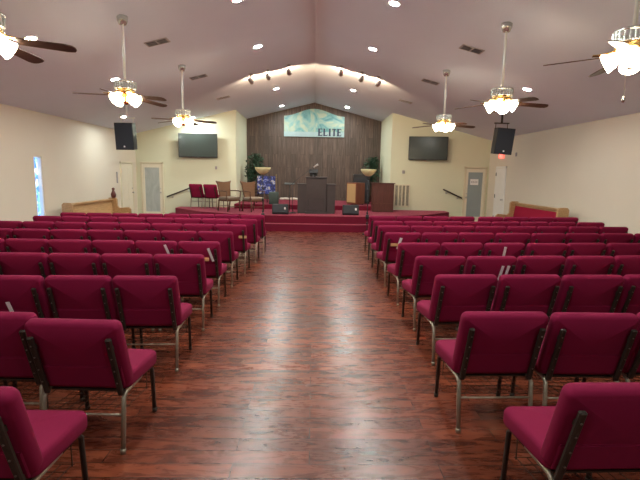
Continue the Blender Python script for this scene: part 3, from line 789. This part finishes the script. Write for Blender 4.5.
# unseen lamps added overhead and behind the camera to brighten the near chairs
for (x, y) in ((-1.2, 4.6), (1.2, 4.6), (-1.2, 1.9), (1.2, 1.9), (-2.8, -1.5), (2.8, -1.5)):
    downlight(x, y, 'unseen recessed light added in the ceiling to brighten the near rows')
def vent(x, y, lab):
    loc, rot = tiltM(x, y)
    e = empty('ceiling_vent', lab, 'vent', loc, 0, 'ceiling vents'); e.rotation_euler = rot
    MB().box((0, 0, -.006), (.40, .24, .010)).build('frame', M_vent, e)
    b = MB(); b.box((-.095, 0, -.012), (.15, .18, .006)); b.box((.095, 0, -.012), (.15, .18, .006)); b.build('opening', M_ventd, e)
    b = MB()
    for k in range(4):
        for s in (-1, 1): b.box((0, 0, 0), (.15, .022, .004), T(s * .095, -.066 + k * .044, -.018) @ RX(R(35)))
    b.build('louvres', M_vent, e)
for sx, nm in ((-1, 'left'), (1, 'right')):
    vent(sx * 2.75, 8.2, 'ceiling vent nearest the camera, %s slope' % nm)
    vent(sx * 2.75, 11.0, 'middle ceiling vent of the %s slope' % nm)
    vent(sx * 2.75, 13.9, 'farthest ceiling vent of the %s slope' % nm)

# track spots
def spot(x, y, lab, k):
    loc, rot = tiltM(x, y); z = loc[2]
    e = empty('ceiling_spotlight', lab, 'spotlight', loc, 0, 'ceiling spotlights aimed at the stage')
    b = MB().tube([(0, 0, 0), (0, 0, -.03)], .05, 14); b.tube([(0, 0, -.03), (0, 0, -.10)], .01, 6); b.build('mount', M_steel, e)
    aim = (Vector((x * .2, WOODY, 2.9)) - Vector((x, y, z - .16))).normalized()
    q = aim.to_track_quat('Z', 'Y').to_matrix().to_4x4()
    Mx = T(0, 0, -.17) @ q
    MB().lathe([(.03, -.10), (.045, -.08), (.06, .06), (.065, .09), (.055, .09), (.05, .04)], 16, Mx).build('lamp_head', M_steel, e)
    MB().lathe([(.05, .06), (.05, .065)], 16, Mx).build('lens', M_spotl, e)
    l = bpy.data.lights.new('spot_beam', 'SPOT'); l.energy = SPOT_W; l.spot_size = R(150); l.spot_blend = .6; l.color = (1, .70, .42); l.shadow_soft_size = .04
    lo = bpy.data.objects.new('spot_beam', l); COL.objects.link(lo); lo.parent = e
    lo.location = Vector((0, 0, -.17)) + aim * .10; lo.rotation_euler = (-aim).to_track_quat('Z', 'Y').to_euler()
SPOT_W = 30
nm = {0: 'outermost', 1: 'middle', 2: 'innermost'}
for sx, sd in ((-1, 'left'), (1, 'right')):
    for k, xx in enumerate((1.64, 1.20, .67)): spot(sx * xx, 11.88, '%s of three small ceiling spotlights on the %s of the ridge' % (nm[k], sd), k)

# ------------------------------------------------------------------ ceiling fans
M_rod = mat('pale_rod', (.78, .76, .70), .3, metal=.3)
def fan(x, y, th, lab, chain, tilt=0):
    zc_ = cz(x); e = empty('ceiling_fan', lab, 'ceiling fan', (x, y, 0), 0, 'ceiling fans with lit glass shades')
    MB().lathe([(.015, zc_ - .13), (.05, zc_ - .12), (.075, zc_ - .06), (.08, zc_ + .0)], 20).build('canopy', M_nickel, e)
    MB().tube([(0, 0, 3.0), (0, 0, zc_ - .08)], .018, 10).build('downrod', M_rod, e)
    # silver crown ring with vertical slats
    b = MB().lathe([(.03, 2.885), (.145, 2.89), (.150, 2.895), (.145, 2.90), (.05, 2.90)], 28)
    b.lathe([(.150, 2.975), (.160, 2.98), (.160, 2.995), (.150, 3.0), (.140, 2.99), (.150, 2.975)], 28, cap=False)
    for k in range(24): a = 2 * PI * k / 24; b.tube([(.148 * math.cos(a), .148 * math.sin(a), 2.89), (.153 * math.cos(a), .153 * math.sin(a), 2.985)], .008, 5)
    b.lathe([(.02, 3.01), (.035, 3.0), (.05, 2.92), (.06, 2.89)], 16)
    b.build('crown_ring', M_nickel, e)
    MB().lathe([(.04, 2.79), (.075, 2.80), (.11, 2.815), (.135, 2.83), (.14, 2.86), (.12, 2.885), (.06, 2.89)], 28).build('motor_housing', M_brass, e)
    for k in range(5):
        a = R(th + 72 * k); Mx = RY(R(tilt)) @ RZ(a)
        Mx = T(0, 0, 2.82) @ Mx @ T(0, 0, -2.82)
        ir = MB().tube([(.10, 0, 2.835), (.16, 0, 2.82), (.25, 0, 2.805)], [.018, .014, .012], 6, Mx).prism([(.20, -.045), (.30, -.035), (.30, .035), (.20, .045)], 2.803, 2.808, 'z', Mx)
        ir.build('blade_iron', M_brass, e)
        b = MB(); pts = [(.24, -.05), (.27, -.055), (.62, -.068), (.68, -.055), (.70, -.02), (.70, .02), (.68, .055), (.62, .068), (.27, .055), (.24, .05)]
        b.prism(pts, -.004, .004, 'z', Mx @ T(0, 0, 2.80) @ RX(R(-13)) @ RY(R(3.5))); b.build('blade', M_blade, e)
    MB().lathe([(.02, 2.67), (.05, 2.69), (.06, 2.73), (.045, 2.77), (.05, 2.80)], 18).build('light_fitter', M_brass, e)
    for k in range(4):
        a = R(45 + 90 * k + 12); Mx = RZ(a) @ T(.07, 0, 2.795) @ RY(R(118))
        MB().tube([(0, 0, -.03), (0, 0, .03)], .014, 6, Mx).build('shade_arm', M_brass, e)
        MB().lathe([(.028, .02), (.05, .045), (.068, .08), (.074, .11), (.085, .145), (.08, .145), (.066, .11), (.058, .08), (.02, .04)], 16, Mx).build('shade', M_shade, e)
    if chain:
        b = MB().tube([(-.07, -.06, 2.70), (-.07, -.06, 2.42)], .0025, 5); b.lathe([(.004, -.05), (.014, -.035), (.016, -.01), (.003, .01)], 8, T(-.07, -.06, 2.42)); b.build('pull_chain', M_nickel, e)
fan(-2.80, 4.02, 15, 'ceiling fan cut off by the left edge of the picture', True)
fan(-2.80, 6.88, 54, 'middle ceiling fan of the left row, with bright warm shades', False, 3)
fan(-2.80, 9.82, 10, 'farthest ceiling fan on the left, near the left screen', False)
fan(2.80, 4.10, 11, 'ceiling fan cut off by the right edge of the picture', True)
fan(2.78, 6.82, 0, 'middle ceiling fan of the right row, with bright warm shades', False)
fan(2.78, 9.78, 5, 'farthest ceiling fan on the right, near the right screen', False)


# ------------------------------------------------------------------ camera
f_px, CH = 445., 1.7
vpx, vpy, roll = 313.5, 174., R(1.0)
u, v = vpx - 320, 240 - vpy
c, s = math.cos(roll), math.sin(roll)
ut, vt = u * c - v * s, u * s + v * c
pitch = math.atan2(vt, f_px); yaw = math.atan2(-ut * math.cos(pitch), f_px)
fw = Vector((math.sin(yaw) * math.cos(pitch), math.cos(yaw) * math.cos(pitch), -math.sin(pitch)))
r0 = Vector((math.cos(yaw), -math.sin(yaw), 0)); u0 = r0.cross(fw)
rr = r0 * c + u0 * s; up = -r0 * s + u0 * c
cam = bpy.data.cameras.new('camera'); co = bpy.data.objects.new('camera', cam); COL.objects.link(co)
Mx = Matrix((rr, up, -fw)).transposed().to_4x4(); Mx.translation = (0, 0, CH); co.matrix_world = Mx
cam.sensor_width = 36; cam.lens = f_px / 640 * 36; cam.clip_start = .05
sc.camera = co

wd = bpy.data.worlds.new('world'); sc.world = wd; wd.use_nodes = True
wd.node_tree.nodes['Background'].inputs[0].default_value = (.5, .6, .8, 1); wd.node_tree.nodes['Background'].inputs[1].default_value = .3
sc.view_settings.view_transform = 'Standard'; sc.view_settings.look = 'None'; sc.view_settings.gamma = 1; sc.view_settings.exposure = 1.25
try: sc.view_settings.use_curve_mapping = False
except Exception: pass
sc.cycles.use_denoising = True
sc.cycles.max_bounces = 8; sc.cycles.diffuse_bounces = 6; sc.cycles.sample_clamp_indirect = 8
